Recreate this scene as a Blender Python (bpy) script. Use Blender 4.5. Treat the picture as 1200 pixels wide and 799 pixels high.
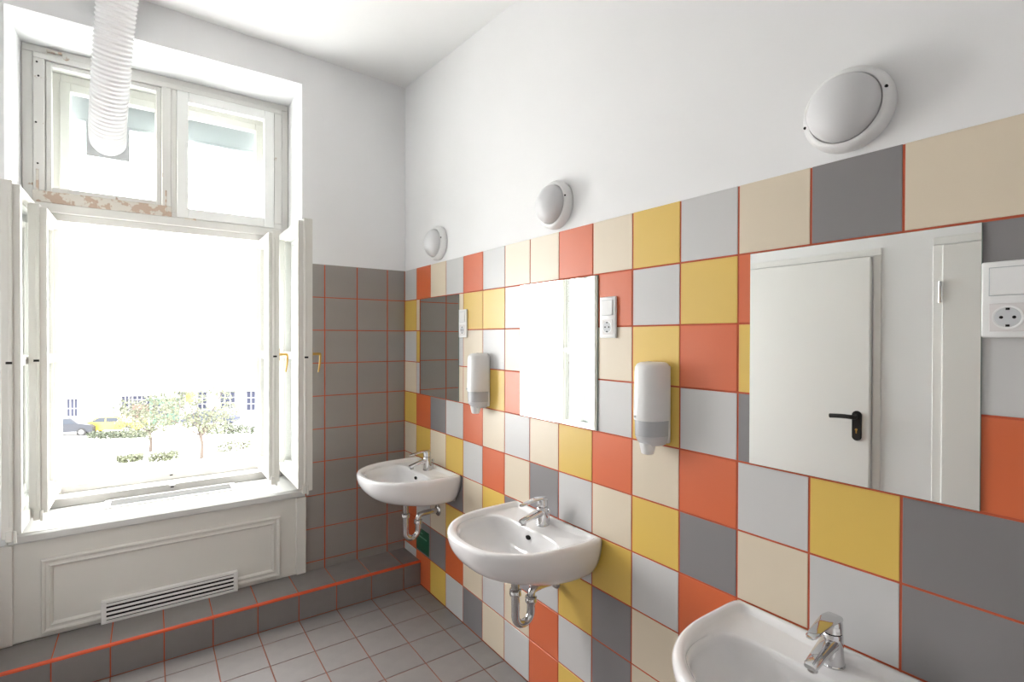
import bpy, bmesh, math, random
from mathutils import Vector, Matrix
random.seed(7)
for o in list(bpy.data.objects): bpy.data.objects.remove(o)
scene = bpy.context.scene
COL = scene.collection

# ------------------------------------------------------------------ camera
FPX, YAW, PITCH, ROLL = 602.9963, 0.6147, -0.0067, 0.0025
CAM = Vector((-1.4002, -0.4439, 1.5583))
fwd = Vector((math.sin(YAW)*math.cos(PITCH), math.cos(YAW)*math.cos(PITCH), math.sin(PITCH)))
rgt0 = Vector((math.cos(YAW), -math.sin(YAW), 0)); up0 = rgt0.cross(fwd)
rgt = rgt0*math.cos(ROLL)+up0*math.sin(ROLL); upv = -rgt0*math.sin(ROLL)+up0*math.cos(ROLL)
cd = bpy.data.cameras.new('camera'); cam = bpy.data.objects.new('camera', cd); COL.objects.link(cam)
cd.sensor_fit = 'HORIZONTAL'; cd.sensor_width = 36.0; cd.lens = FPX/1200*36.0
cd.clip_start = 0.02; cd.clip_end = 500
M = Matrix((rgt, upv, -fwd)).transposed().to_4x4(); M.translation = CAM
cam.matrix_world = M
scene.camera = cam

def px_ray(a, b): return fwd + rgt*((a-600)/FPX) + upv*((399.5-b)/FPX)
def px_on(n, d, a, b):                     # pixel -> point on plane n.p = d
    r = px_ray(a, b); return CAM + r*((d - n.dot(CAM))/n.dot(r))

# ------------------------------------------------------------------ light, exposure
SKY = 8.0
world = bpy.data.worlds.new('sky'); scene.world = world; world.use_nodes = True
wn = world.node_tree.nodes; wn['Background'].inputs[0].default_value = (1.0, 0.998, 0.99, 1)
wn['Background'].inputs[1].default_value = SKY
pl = bpy.data.lights.new('window_portal', 'AREA'); pl.shape = 'RECTANGLE'; pl.size = 1.12; pl.size_y = 2.3
pl.cycles.is_portal = True
plo = bpy.data.objects.new('window_portal', pl); COL.objects.link(plo)
plo.location = (-1.285, 3.42, 1.87); plo.rotation_euler = (math.radians(-90), 0, 0)
vs = scene.view_settings
vs.view_transform = 'Standard'; vs.look = 'None'; vs.gamma = 1.0; vs.use_curve_mapping = False
vs.exposure = 1.32

# ------------------------------------------------------------------ materials
def srgb(r, g, b):
    f = lambda c: (c/255/12.92) if c/255 <= 0.04045 else ((c/255+0.055)/1.055)**2.4
    return (f(r), f(g), f(b), 1)
MATS = {}
def mat(name, col, rough=0.5, metal=0.0, vary=0.0, noise=0.0, nscale=8.0, bump=0.0, bscale=60.0, spec=0.5, coat=0.0):
    m = bpy.data.materials.new(name); m.use_nodes = True; nt = m.node_tree; N = nt.nodes; L = nt.links
    b = N['Principled BSDF']; b.inputs['Base Color'].default_value = col
    b.inputs['Roughness'].default_value = rough; b.inputs['Metallic'].default_value = metal
    b.inputs['Specular IOR Level'].default_value = spec; b.inputs['Coat Weight'].default_value = coat
    src = None
    if vary or noise:
        hsv = N.new('ShaderNodeHueSaturation'); hsv.inputs['Color'].default_value = col
        add = N.new('ShaderNodeMath'); add.operation = 'ADD'; add.inputs[1].default_value = 1.0
        tot = N.new('ShaderNodeMath'); tot.operation = 'ADD'
        oi = N.new('ShaderNodeObjectInfo'); mr = N.new('ShaderNodeMapRange')
        mr.inputs[3].default_value = -vary; mr.inputs[4].default_value = vary
        L.new(oi.outputs['Random'], mr.inputs[0]); L.new(mr.outputs[0], tot.inputs[0])
        tc = N.new('ShaderNodeTexCoord'); nz = N.new('ShaderNodeTexNoise'); nz.inputs['Scale'].default_value = nscale
        nz.inputs['Detail'].default_value = 5
        L.new(tc.outputs['Object'], nz.inputs['Vector'])
        m2 = N.new('ShaderNodeMapRange'); m2.inputs[1].default_value = 0.3; m2.inputs[2].default_value = 0.7
        m2.inputs[3].default_value = -noise; m2.inputs[4].default_value = noise
        L.new(nz.outputs['Fac'], m2.inputs[0]); L.new(m2.outputs[0], tot.inputs[1])
        L.new(tot.outputs[0], add.inputs[0]); L.new(add.outputs[0], hsv.inputs['Value'])
        L.new(hsv.outputs[0], b.inputs['Base Color'])
    if bump:
        tc = N.new('ShaderNodeTexCoord'); nz = N.new('ShaderNodeTexNoise'); nz.inputs['Scale'].default_value = bscale
        bp = N.new('ShaderNodeBump'); bp.inputs['Strength'].default_value = bump; bp.inputs['Distance'].default_value = 0.002
        L.new(tc.outputs['Object'], nz.inputs['Vector']); L.new(nz.outputs['Fac'], bp.inputs['Height'])
        L.new(bp.outputs[0], b.inputs['Normal'])
    MATS[name] = m; return m
mat('plaster', srgb(243, 243, 244), 0.85, noise=0.008, nscale=3, bump=0.08, bscale=40)
mat('ceiling_paint', srgb(242, 242, 242), 0.9, noise=0.008, nscale=2)
mat('tile_orange', srgb(216, 104, 57), 0.36, spec=0.7, vary=0.04)
mat('tile_yellow', srgb(224, 188, 90), 0.36, spec=0.7, vary=0.04)
mat('tile_beige', srgb(224, 210, 188), 0.36, spec=0.7, vary=0.03)
mat('tile_light_grey', srgb(204, 203, 203), 0.36, spec=0.7, vary=0.03)
mat('tile_dark_grey', srgb(132, 129, 131), 0.36, spec=0.7, vary=0.04)
mat('tile_wall_grey', srgb(150, 144, 139), 0.36, spec=0.7, vary=0.03, noise=0.03, nscale=6)
mat('tile_floor_grey', srgb(141, 136, 135), 0.42, vary=0.04, noise=0.05, nscale=14, bump=0.1, bscale=90)
mat('tile_step_grey', srgb(132, 127, 125), 0.40, vary=0.04, noise=0.04, nscale=10)
mat('grout_orange', srgb(194, 90, 60), 0.8, noise=0.1, nscale=9)
mat('grout_floor', srgb(140, 86, 68), 0.85, noise=0.25, nscale=5)
mat('edge_orange', srgb(208, 80, 40), 0.4)
mat('ceramic', srgb(243, 242, 243), 0.08, spec=0.55, coat=0.3)
mat('chrome', srgb(214, 214, 216), 0.06, metal=1.0)
mat('chrome_worn', srgb(190, 188, 186), 0.16, metal=1.0, noise=0.05, nscale=30)
mat('mirror_silver', srgb(236, 239, 238), 0.0, metal=1.0)
mat('mirror_edge', srgb(120, 140, 135), 0.2)
mat('white_plastic', srgb(240, 240, 240), 0.28)
mat('socket_plastic', srgb(228, 224, 224), 0.3)
mat('grey_plastic', srgb(190, 193, 197), 0.18)
mat('pale_grey_plastic', srgb(214, 216, 219), 0.2)
mat('opal_glass', srgb(222, 222, 224), 0.42)
mat('black', srgb(14, 13, 13), 0.45)
mat('dark_hole', srgb(18, 16, 15), 0.9)
mat('brass', srgb(196, 160, 92), 0.28, metal=1.0)
mat('white_wood', srgb(242, 242, 240), 0.42, noise=0.015, nscale=7)
mat('sill_paint', srgb(212, 212, 210), 0.4, noise=0.015, nscale=7)
mat('rail_shade_paint', srgb(180, 178, 174), 0.5, noise=0.06, nscale=12)  # worn paint, darkened: shade of the room-facing rails put into the colour
mat('apron_paint', srgb(226, 224, 218), 0.5, noise=0.012, nscale=5)
mat('grille_metal', srgb(238, 236, 234), 0.4)
mat('door_white', srgb(240, 239, 237), 0.4)
mat('hose_plastic', srgb(246, 246, 247), 0.45)
mat('duct_plate', srgb(206, 209, 211), 0.4)
mat('slot_grey', srgb(120, 120, 118), 0.5)
mat('blind', srgb(196, 202, 206), 0.6)
mat('sign_green', srgb(22, 88, 62), 0.4, noise=0.08, nscale=20)
mat('sign_print', srgb(130, 170, 150), 0.5)

def worn(name, base, wood, thr, scale):
    m = bpy.data.materials.new(name); m.use_nodes = True; N = m.node_tree.nodes; L = m.node_tree.links
    b = N['Principled BSDF']; b.inputs['Roughness'].default_value = 0.5
    tc = N.new('ShaderNodeTexCoord'); mp = N.new('ShaderNodeMapping'); mp.inputs['Scale'].default_value = (1, 1, 1)
    nz = N.new('ShaderNodeTexNoise'); nz.inputs['Scale'].default_value = scale; nz.inputs['Detail'].default_value = 7; nz.inputs['Roughness'].default_value = 0.6
    L.new(tc.outputs['Object'], mp.inputs[0]); L.new(mp.outputs[0], nz.inputs['Vector'])
    r = N.new('ShaderNodeValToRGB'); r.color_ramp.elements[0].position = thr; r.color_ramp.elements[1].position = thr+0.025
    r.color_ramp.elements[0].color = (0, 0, 0, 1); r.color_ramp.elements[1].color = (1, 1, 1, 1)
    L.new(nz.outputs['Fac'], r.inputs[0])
    n2 = N.new('ShaderNodeTexNoise'); n2.inputs['Scale'].default_value = 3.0; n2.inputs['Detail'].default_value = 4
    L.new(tc.outputs['Object'], n2.inputs['Vector'])
    g = N.new('ShaderNodeMix'); g.data_type = 'RGBA'; g.inputs[6].default_value = base
    g.inputs[7].default_value = tuple(c*0.84 for c in base[:3])+(1,)
    L.new(n2.outputs['Fac'], g.inputs[0])
    mx = N.new('ShaderNodeMix'); mx.data_type = 'RGBA'; mx.inputs[7].default_value = wood
    L.new(r.outputs[0], mx.inputs[0]); L.new(g.outputs[2], mx.inputs[6]); L.new(mx.outputs[2], b.inputs['Base Color'])
    bp = N.new('ShaderNodeBump'); bp.inputs['Strength'].default_value = 0.5; bp.inputs['Distance'].default_value = 0.0015; bp.invert = True
    L.new(r.outputs[0], bp.inputs['Height']); L.new(bp.outputs[0], b.inputs['Normal'])
    MATS[name] = m
worn('worn_paint', srgb(234, 232, 228), srgb(186, 164, 146), 0.665, 14)
worn('peeling_paint', srgb(228, 222, 212), srgb(196, 172, 154), 0.50, 16)
worn('sash_paint', srgb(230, 228, 222), srgb(170, 150, 132), 0.72, 12)

def glass_mat(name, tint, ior=1.45):
    m = bpy.data.materials.new(name); m.use_nodes = True; N = m.node_tree.nodes; L = m.node_tree.links
    N.remove(N['Principled BSDF']); out = N['Material Output']
    t = N.new('ShaderNodeBsdfTransparent'); t.inputs[0].default_value = tint
    g = N.new('ShaderNodeBsdfGlossy'); g.inputs['Roughness'].default_value = 0.01
    f0 = N.new('ShaderNodeFresnel'); f0.inputs[0].default_value = ior
    ge = N.new('ShaderNodeNewGeometry'); inv = N.new('ShaderNodeMath'); inv.operation = 'SUBTRACT'; inv.inputs[0].default_value = 1.0
    L.new(ge.outputs['Backfacing'], inv.inputs[1]); f = N.new('ShaderNodeMath'); f.operation = 'MULTIPLY'
    L.new(f0.outputs[0], f.inputs[0]); L.new(inv.outputs[0], f.inputs[1])
    mx = N.new('ShaderNodeMixShader'); L.new(f.outputs[0], mx.inputs[0]); L.new(t.outputs[0], mx.inputs[1]); L.new(g.outputs[0], mx.inputs[2])
    L.new(mx.outputs[0], out.inputs[0]); MATS[name] = m
glass_mat('glass', (0.95, 0.965, 0.965, 1))

# ------------------------------------------------------------------ mesh helpers
def link(o, parent=None):
    COL.objects.link(o)
    if parent is not None: o.parent = parent
    return o
def finish(name, bm, m, parent=None, smooth=False, loc=None):
    bmesh.ops.recalc_face_normals(bm, faces=bm.faces)
    me = bpy.data.meshes.new(name); bm.to_mesh(me); bm.free()
    if m: me.materials.append(MATS[m])
    if smooth:
        for p in me.polygons: p.use_smooth = True
        if smooth != 'all': me.set_sharp_from_angle(angle=math.radians(38))
    o = bpy.data.objects.new(name, me); link(o, parent)
    if loc: o.location = loc
    return o
def boxb(bm, x0, x1, y0, y1, z0, z1, bev=0.0, seg=1):
    vs_ = [bm.verts.new((x, y, z)) for x in (min(x0, x1), max(x0, x1)) for y in (min(y0, y1), max(y0, y1)) for z in (min(z0, z1), max(z0, z1))]
    fs = [bm.faces.new([vs_[i] for i in q]) for q in ((0,1,3,2),(4,6,7,5),(0,4,5,1),(2,3,7,6),(0,2,6,4),(1,5,7,3))]
    if bev > 0:
        es = list({e for f in fs for e in f.edges})
        bmesh.ops.bevel(bm, geom=es, offset=bev, segments=seg, affect='EDGES', profile=0.5)
def box(name, m, parent, x0, x1, y0, y1, z0, z1, bev=0.0, seg=1, smooth=False):
    bm = bmesh.new(); boxb(bm, x0, x1, y0, y1, z0, z1, bev, seg); return finish(name, bm, m, parent, smooth)
def loft(bm, secs, cap0=True, cap1=True, closed=True):
    rs = [[bm.verts.new(p) for p in s] for s in secs]; n = len(rs[0])
    for a, b in zip(rs, rs[1:]):
        for i in range(n if closed else n-1):
            j = (i+1) % n; bm.faces.new((a[i], a[j], b[j], b[i]))
    if cap0: bm.faces.new(rs[0][::-1])
    if cap1: bm.faces.new(rs[-1])
def frames(path):
    P = [Vector(p) for p in path]; T = []
    for i in range(len(P)): T.append((P[min(i+1, len(P)-1)]-P[max(i-1, 0)]).normalized())
    n = T[0].orthogonal().normalized(); out = []
    for i, t in enumerate(T):
        n = (n - t*n.dot(t)).normalized(); out.append((P[i], n, t.cross(n)))
    return out
def tube(bm, path, r, n=16, cap=True):
    rr = r if isinstance(r, (list, tuple)) else [r]*len(path)
    loft(bm, [[p+(u*math.cos(2*math.pi*k/n)+v*math.sin(2*math.pi*k/n))*q for k in range(n)] for (p, u, v), q in zip(frames(path), rr)], cap, cap)
def lathe(bm, prof, n=32, axis='z', org=(0, 0, 0)):
    o = Vector(org); secs = []
    for r, h in prof:
        s = []
        for k in range(n):
            a = 2*math.pi*k/n; c, d = r*math.cos(a), r*math.sin(a)
            s.append(o+Vector({'z': (c, d, h), 'x': (h, c, d), 'y': (c, h, d)}[axis]))
        secs.append(s)
    loft(bm, secs)
def catmull(pts, m=8):
    P = [Vector(p) for p in pts]; P = [P[0]*2-P[1]]+P+[P[-1]*2-P[-2]]; out = []
    for i in range(1, len(P)-2):
        for k in range(m):
            t = k/m; a, b, c, d = P[i-1], P[i], P[i+1], P[i+2]
            out.append(0.5*((2*b)+(c-a)*t+(2*a-5*b+4*c-d)*t*t+(3*b-a-3*c+d)*t**3))
    out.append(P[-2]); return out
def empty(name, loc=(0, 0, 0), parent=None):
    o = bpy.data.objects.new(name, None); o.location = loc; o.empty_display_size = 0.1; return link(o, parent)
def tag(o, label, cat, group=None):
    o['label'] = label; o['category'] = cat
    if group: o['group'] = group
    return o
def struct(o, label=None, cat=None):
    o['kind'] = 'structure'
    if label: o['label'] = label
    if cat: o['category'] = cat
    return o
def dup(root, loc):
    r = root.copy(); COL.objects.link(r); r.location = loc
    for ch in list(root.children):
        c = ch.copy(); COL.objects.link(c); c.parent = r
        for g in ch.children:
            d = g.copy(); COL.objects.link(d); d.parent = c
    return r

# ------------------------------------------------------------------ room shell
YB = 2.783          # window wall plane
XL, YF = -2.0, -1.7 # left wall, unseen wall behind the camera, set near for bounce light
T = 0.2; TOP = 2.0
NX0, NX1, NZT = -1.932, -0.653, 3.062   # niche
struct_w = lambda o, l, c='wall': struct(o, l, c)

def ceil_z(x, y): return 3.222 - 0.032*x + 0.075*(y-YB)
bm = bmesh.new()
cs = [(XL-0.3, YF-0.3), (0.3, YF-0.3), (0.3, YB+0.3), (XL-0.3, YB+0.3)]
loft(bm, [[(x, y, ceil_z(x, y)) for x, y in cs], [(x, y, 3.75) for x, y in cs]])
struct(finish('ceiling', bm, 'ceiling_paint'), 'smooth white painted ceiling above the washroom', 'ceiling')

wall_right = struct(box('wall_right', 'plaster', None, 0.004, 0.25, YF-0.25, YB+0.25, -0.1, 3.7), 'white plaster wall with a patchwork of coloured tiles below', 'wall')
struct(box('wall_left', 'plaster', None, XL-0.25, XL, YF-0.25, YB+0.1, -0.1, 3.7), 'plain white plaster wall holding two white doors', 'wall')
struct(box('wall_front', 'plaster', None, XL-0.2, 0.2, YF-0.25, YF, -0.1, 3.7), 'plain white plaster wall opposite the window wall', 'wall')
bm = bmesh.new()
y0, y1 = YB+0.004, 3.50
boxb(bm, XL-0.3, NX0, y0, y1, -0.1, 3.7); boxb(bm, NX1, 0.25, y0, y1, -0.1, 3.7)
boxb(bm, NX0, NX1, y0, y1, NZT, 3.7); boxb(bm, NX0, NX1, y0, y1, -0.1, 0.605)
bmesh.ops.remove_doubles(bm, verts=bm.verts, dist=1e-5)
wall_back = struct(finish('wall_back', bm, 'plaster'), 'white plaster window wall with a deep niche and grey tiled side', 'wall')

# --- tiles
def tile_bm(sx, sy, sz, face, bev=0.001):
    """box with a bevelled front; face: axis letter and sign of the visible side"""
    bm = bmesh.new(); ax = 'xyz'.index(face[1]); sg = -1 if face[0] == '-' else 1
    d = [sx, sy, sz]; u, v = [i for i in range(3) if i != ax]
    secs = []
    for h, ins in ((-d[ax]/2, 0), (d[ax]/2-bev, 0), (d[ax]/2, bev)):
        s = []
        for a, b in ((-1, -1), (1, -1), (1, 1), (-1, 1)):
            p = [0, 0, 0]; p[ax] = sg*h; p[u] = a*(d[u]/2-ins); p[v] = b*(d[v]/2-ins); s.append(p)
        secs.append(s)
    loft(bm, secs); return bm
TM = {}
def tile(parent, m, face, x0, x1, y0, y1, z0, z1):
    k = (m, face, round(x1-x0, 4), round(y1-y0, 4), round(z1-z0, 4))
    c = ((x0+x1)/2, (y0+y1)/2, (z0+z1)/2)
    if k not in TM:
        o = finish('tile', tile_bm(x1-x0, y1-y0, z1-z0, face), m, parent); TM[k] = o.data
    else:
        o = bpy.data.objects.new('tile', TM[k]); link(o, parent)
    o.location = c; return o
G = 0.0027   # half joint
CODE = dict(O='tile_orange', Y='tile_yellow', B='tile_beige', L='tile_light_grey', D='tile_dark_grey')
#        column: 13 (at window wall) ... 0, -1, -2 ... (towards the door)
ROWS = ['LOBLOLBBOBYLBDBYLOBY',
        'YBYBYYLBYOLYOLDLBYOL',
        'LYLLBLBOLBYOYBLOYDBY',
        'BLYBBYOLBLYLDYOYLBDO',
        'YODLOBLBYOBOLYDBOYLB',
        'BYBYLOBDLBYDBLDOBLYD',
        'BOLDBYDBLYLOYBLYDOBL',
        'OLBYLDDLYDBYODBLOYBL',
        'ODDOBLBOLDBLBYOBLDYO',
        'LOYLDBLOYBODLBYLOBDY']
NCOL = len(ROWS[0])
box('grout', 'grout_orange', wall_right, 0.0015, 0.0042, -1.2, YB+0.002, 0, TOP-0.001)
for r, row in enumerate(ROWS):
    for i, ch in enumerate(row):
        j = 13-i; ya = j*T-(0.006 if j < 0 else 0); yb = min((j+1)*T-(0.006 if j < -1 else 0), YB+0.001)
        tile(wall_right, CODE[ch], '-x', 0.0, 0.004, ya+G, yb-G, TOP-(r+1)*T+G, TOP-r*T-(G if r else 0))
TBX0 = -0.634
box('grout', 'grout_orange', wall_back, TBX0, 0.002, YB+0.0015, YB+0.0045, 0.1, TOP-0.001)
for r in range(10):
    xs = [0.0, -0.122, -0.322, -0.522, TBX0]
    for a, b in zip(xs, xs[1:]):
        tile(wall_back, 'tile_wall_grey', '-y', b+G*1.3, a-G*1.3, YB, YB+0.004, max(0.12, TOP-(r+1)*T+G), TOP-r*T-(G if r else 0))

# --- floor with step
floor = struct(box('floor', 'grout_floor', None, XL-0.2, 0.2, YF-0.2, YB+0.2, -0.12, -0.0025), 'grey square tiled floor with a raised step under the window', 'floor')
STY, STZ = 2.53, 0.150
PX = 0.2045; xj = [0.0]+[-0.115-PX*n for n in range(10)]
yj = [STY]+[2.395-T*n for n in range(24)]
for a, b in zip(xj, xj[1:]):
    b = max(b, XL)
    if a <= XL: continue
    for c, d in zip(yj, yj[1:]):
        tile(floor, 'tile_floor_grey', '+z', b+G, a-G, d+G, c-G, -0.006, 0.0)
step = box('step', 'grout_orange', floor, XL+0.0005, -0.0005, STY+0.004, YB+0.003, -0.002, STZ-0.003)
for a, b in zip(xj, xj[1:]):
    b = max(b, XL+0.001)
    if a <= XL: continue
    tile(step, 'tile_step_grey', '+z', b+G, a-G, STY+0.012, YB-0.001, STZ-0.005, STZ)
    tile(step, 'tile_step_grey', '-y', b+G, a-G, STY, STY+0.006, 0.002, STZ-0.011)
bm = bmesh.new()
arc = [(STY+0.012-0.0125*math.cos(a), STZ-0.0115+0.0125*math.sin(a)) for a in [math.pi/2*k/6 for k in range(7)]]
prof = arc+[(STY+0.012, STZ-0.011)]
loft(bm, [[(x, y, z) for y, z in prof] for x in (XL+0.001, -0.001)])
o = finish('edge_trim', bm, 'edge_orange', step, smooth=True); o['label'] = 'bright orange edge strip of the step'

# --- apron below the sill
apron = box('apron_panel', 'apron_paint', wall_back, -1.936, -0.640, YB-0.004, YB+0.02, STZ+0.001, 0.61, 0.002)
def mould_frame(name, m, parent, x0, x1, z0, z1, w, y, d):
    """mitred picture-frame moulding in an xz plane facing -y"""
    prof = [(0, 0), (0, d*0.5), (w*0.12, d), (w*0.3, d*0.9), (w*0.42, d*0.45), (w*0.6, d*0.5), (w*0.75, d*0.8), (w*0.9, d*0.5), (w, 0)]
    bm = bmesh.new(); secs = []
    for cx, cz, sx, sz in ((x0, z0, 1, 1), (x1, z0, -1, 1), (x1, z1, -1, -1), (x0, z1, 1, -1), (x0, z0, 1, 1)):
        secs.append([(cx+sx*u, y-h, cz+sz*u) for u, h in prof])
    loft(bm, secs, False, False); return finish(name, bm, m, parent)
mould_frame('panel_moulding', 'apron_paint', apron, -1.814, -0.777, 0.170, 0.518, 0.046, YB-0.004, 0.016)
box('pilaster_strip', 'apron_paint', wall_back, -0.690, -0.635, YB-0.020, YB+0.003, STZ+0.001, 0.607, 0.004, 2)
box('pilaster_strip', 'apron_paint', wall_back, -1.956, -1.908, YB-0.020, YB+0.003, STZ+0.001, 0.607, 0.004, 2)

# ------------------------------------------------------------------ window
win = struct(empty('window_1', (-1.285, 3.14, 0.655)), 'tall old white double window with its four lower casements open', 'window')
win.location = (0, 0, 0)
def wbox(name, m, parts, parent=None, bev=0.003):
    bm = bmesh.new()
    for q in parts: boxb(bm, *q, bev=bev)
    return finish(name, bm, m, parent or win)
SZ = 0.655
wbox('window_sill', 'sill_paint', [(-1.925, -0.652, YB-0.014, 3.20, 0.606, SZ)], bev=0.006)
o = wbox('window_sill_nosing', 'sill_paint', [(-1.925, -0.640, YB-0.026, YB-0.008, 0.612, SZ-0.006)], bev=0.005)
# inner fixed frame
YI = 3.14
FX0, FX1 = -1.928, -0.656
wbox('frame', 'worn_paint', [(FX0, -1.884, YI+0.008, YI+0.06, SZ, 3.022), (-0.696, FX1, YI+0.008, YI+0.06, SZ, 3.022),
     (FX0, FX1, YI+0.008, YI+0.06, 3.022, 3.061),
     (-1.884, -1.838, YI-0.004, YI+0.055, 2.312, 2.992), (-0.742, -0.696, YI-0.004, YI+0.055, 2.285, 2.992),
     (-1.884, -0.696, YI-0.004, YI+0.055, 2.992, 3.022),
     (-1.884, -1.850, YI+0.01, YI+0.055, 0.702, 2.165), (-0.730, -0.696, YI+0.01, YI+0.055, 0.702, 2.165)])
o = wbox('bottom_rail', 'rail_shade_paint', [(-1.884, -0.696, YI, YI+0.05, SZ, 0.702)]); o['label'] = 'worn bottom rail with shade painted in as grey'
wbox('transom', 'worn_paint', [(-1.885, -0.695, YI-0.008, YI+0.055, 2.205, 2.252), (-1.290, -0.695, YI-0.002, YI+0.05, 2.252, 2.285), (-1.884, -0.696, YI+0.008, YI+0.05, 2.165, 2.206)])
o = wbox('worn_rail', 'peeling_paint', [(-1.886, -1.290, YI-0.010, YI+0.05, 2.252, 2.312)]); o['label'] = 'rail with flaked paint showing bare wood'
wbox('mullion', 'worn_paint', [(-1.337, -1.292, YI-0.007, YI+0.05, 2.312, 2.992), (-1.292, -1.266, YI-0.002, YI+0.05, 2.285, 2.992)])
def fan(name, m, x0, x1, z0, z1, w, y, d, split=None, glass=True):
    f = wbox(name, m, [(x0, x0+w, y, y+d, z0, z1), (x1-w, x1, y, y+d, z0, z1), (x0+w, x1-w, y, y+d, z0, z0+w), (x0+w, x1-w, y, y+d, z1-w, z1)])
    box('pane', 'glass', f, x0+w-0.004, x1-w+0.004, y+d*0.5, y+d*0.5+0.004, z0+w-0.004, z1-w+0.004)
    return f
fan('fanlight_sash', 'worn_paint', -1.836, -1.339, 2.314, 2.990, 0.024, YI+0.006, 0.03)
fan('fanlight_sash', 'white_wood', -1.264, -0.744, 2.256, 2.990, 0.056, YI-0.014, 0.045)
# lining between the two window layers
YO = 3.30
wbox('lining', 'worn_paint', [(-1.89, -1.866, YI+0.055, YO+0.06, SZ-0.02, 3.03), (-0.716, -0.69, YI+0.055, YO+0.06, SZ-0.02, 3.03),
     (-1.866, -0.716, YI+0.055, YO+0.06, 3.0, 3.03), (-1.866, -0.716, YI+0.05, YO+0.06, SZ-0.02, 0.690)])
wbox('frame', 'sash_paint', [(-1.866, -1.795, YO, YO+0.06, 0.69, 3.0), (-0.782, -0.716, YO, YO+0.06, 0.69, 3.0),
     (-1.795, -0.782, YO, YO+0.06, 2.95, 3.0), (-1.795, -0.782, YO, YO+0.06, 2.155, 2.27),
     (-1.795, -0.782, YO-0.012, YO, 2.17, 2.215), (-1.325, -1.255, YO, YO+0.06, 2.27, 2.95)])
wbox('bottom_rail', 'rail_shade_paint', [(-1.795, -0.782, YO, YO+0.06, 0.69, 0.733)])
fan('fanlight_sash', 'sash_paint', -1.797, -1.323, 2.268, 2.952, 0.045, YO-0.013, 0.05)
fan('fanlight_sash', 'sash_paint', -1.257, -0.780, 2.268, 2.952, 0.045, YO-0.013, 0.05)
wbox('outer_blind', 'blind', [(-1.80, -0.77, YO+0.085, YO+0.125, 2.80, 3.03), (-1.80, -0.77, YO+0.080, YO+0.130, 2.785, 2.803)])
bm = bmesh.new()
loft(bm, [[(x, YO+0.055, 0.70), (x, 3.66, 0.655), (x, 3.66, 0.62), (x, YO+0.055, 0.62)] for x in (-1.93, -0.655)])
finish('outer_ledge', bm, 'white_wood', win)
for y, z, t_ in ((YI-0.0015, 0.684, 0), (YO-0.0015, 0.718, 0)):
    bm = bmesh.new(); boxb(bm, -1.315, -1.265, y, y+0.01, z-0.006, z+0.006, 0.001); boxb(bm, -1.305, -1.275, y-0.012, y+0.004, z+0.007, z+0.013, 0.002); finish('strike_plate', bm, 'rail_shade_paint', win)
    bm = bmesh.new(); boxb(bm, -1.298, -1.282, y-0.0012, y+0.004, z-0.003, z+0.004); finish('strike_hole', bm, 'dark_hole', win)
# peeled strips and old hinge remains on the upper frame
for x0, x1, z0, z1 in ((-1.872, -1.862, 2.30, 2.42), (-1.322, -1.314, 2.27, 2.40), (-1.83, -1.77, 3.034, 3.044), (-1.23, -1.17, 2.246, 2.256)):
    box('bare_patch', 'peeling_paint', win, x0, x1, YI-0.0125, YI+0.01, z0, z1, 0.002)
for x, z in ((-1.868, 2.97), (-1.862, 2.90), (-1.872, 2.66), (-1.866, 2.45), (-1.318, 2.90), (-1.315, 2.62), (-1.321, 2.58), (-1.60, 2.262)):
    bm = bmesh.new(); lathe(bm, [(0.0045, YI-0.0062), (0.0045, YI-0.002)], 8, 'y', (x, 0, z)); finish('screw_hole', bm, 'dark_hole', win)

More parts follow.
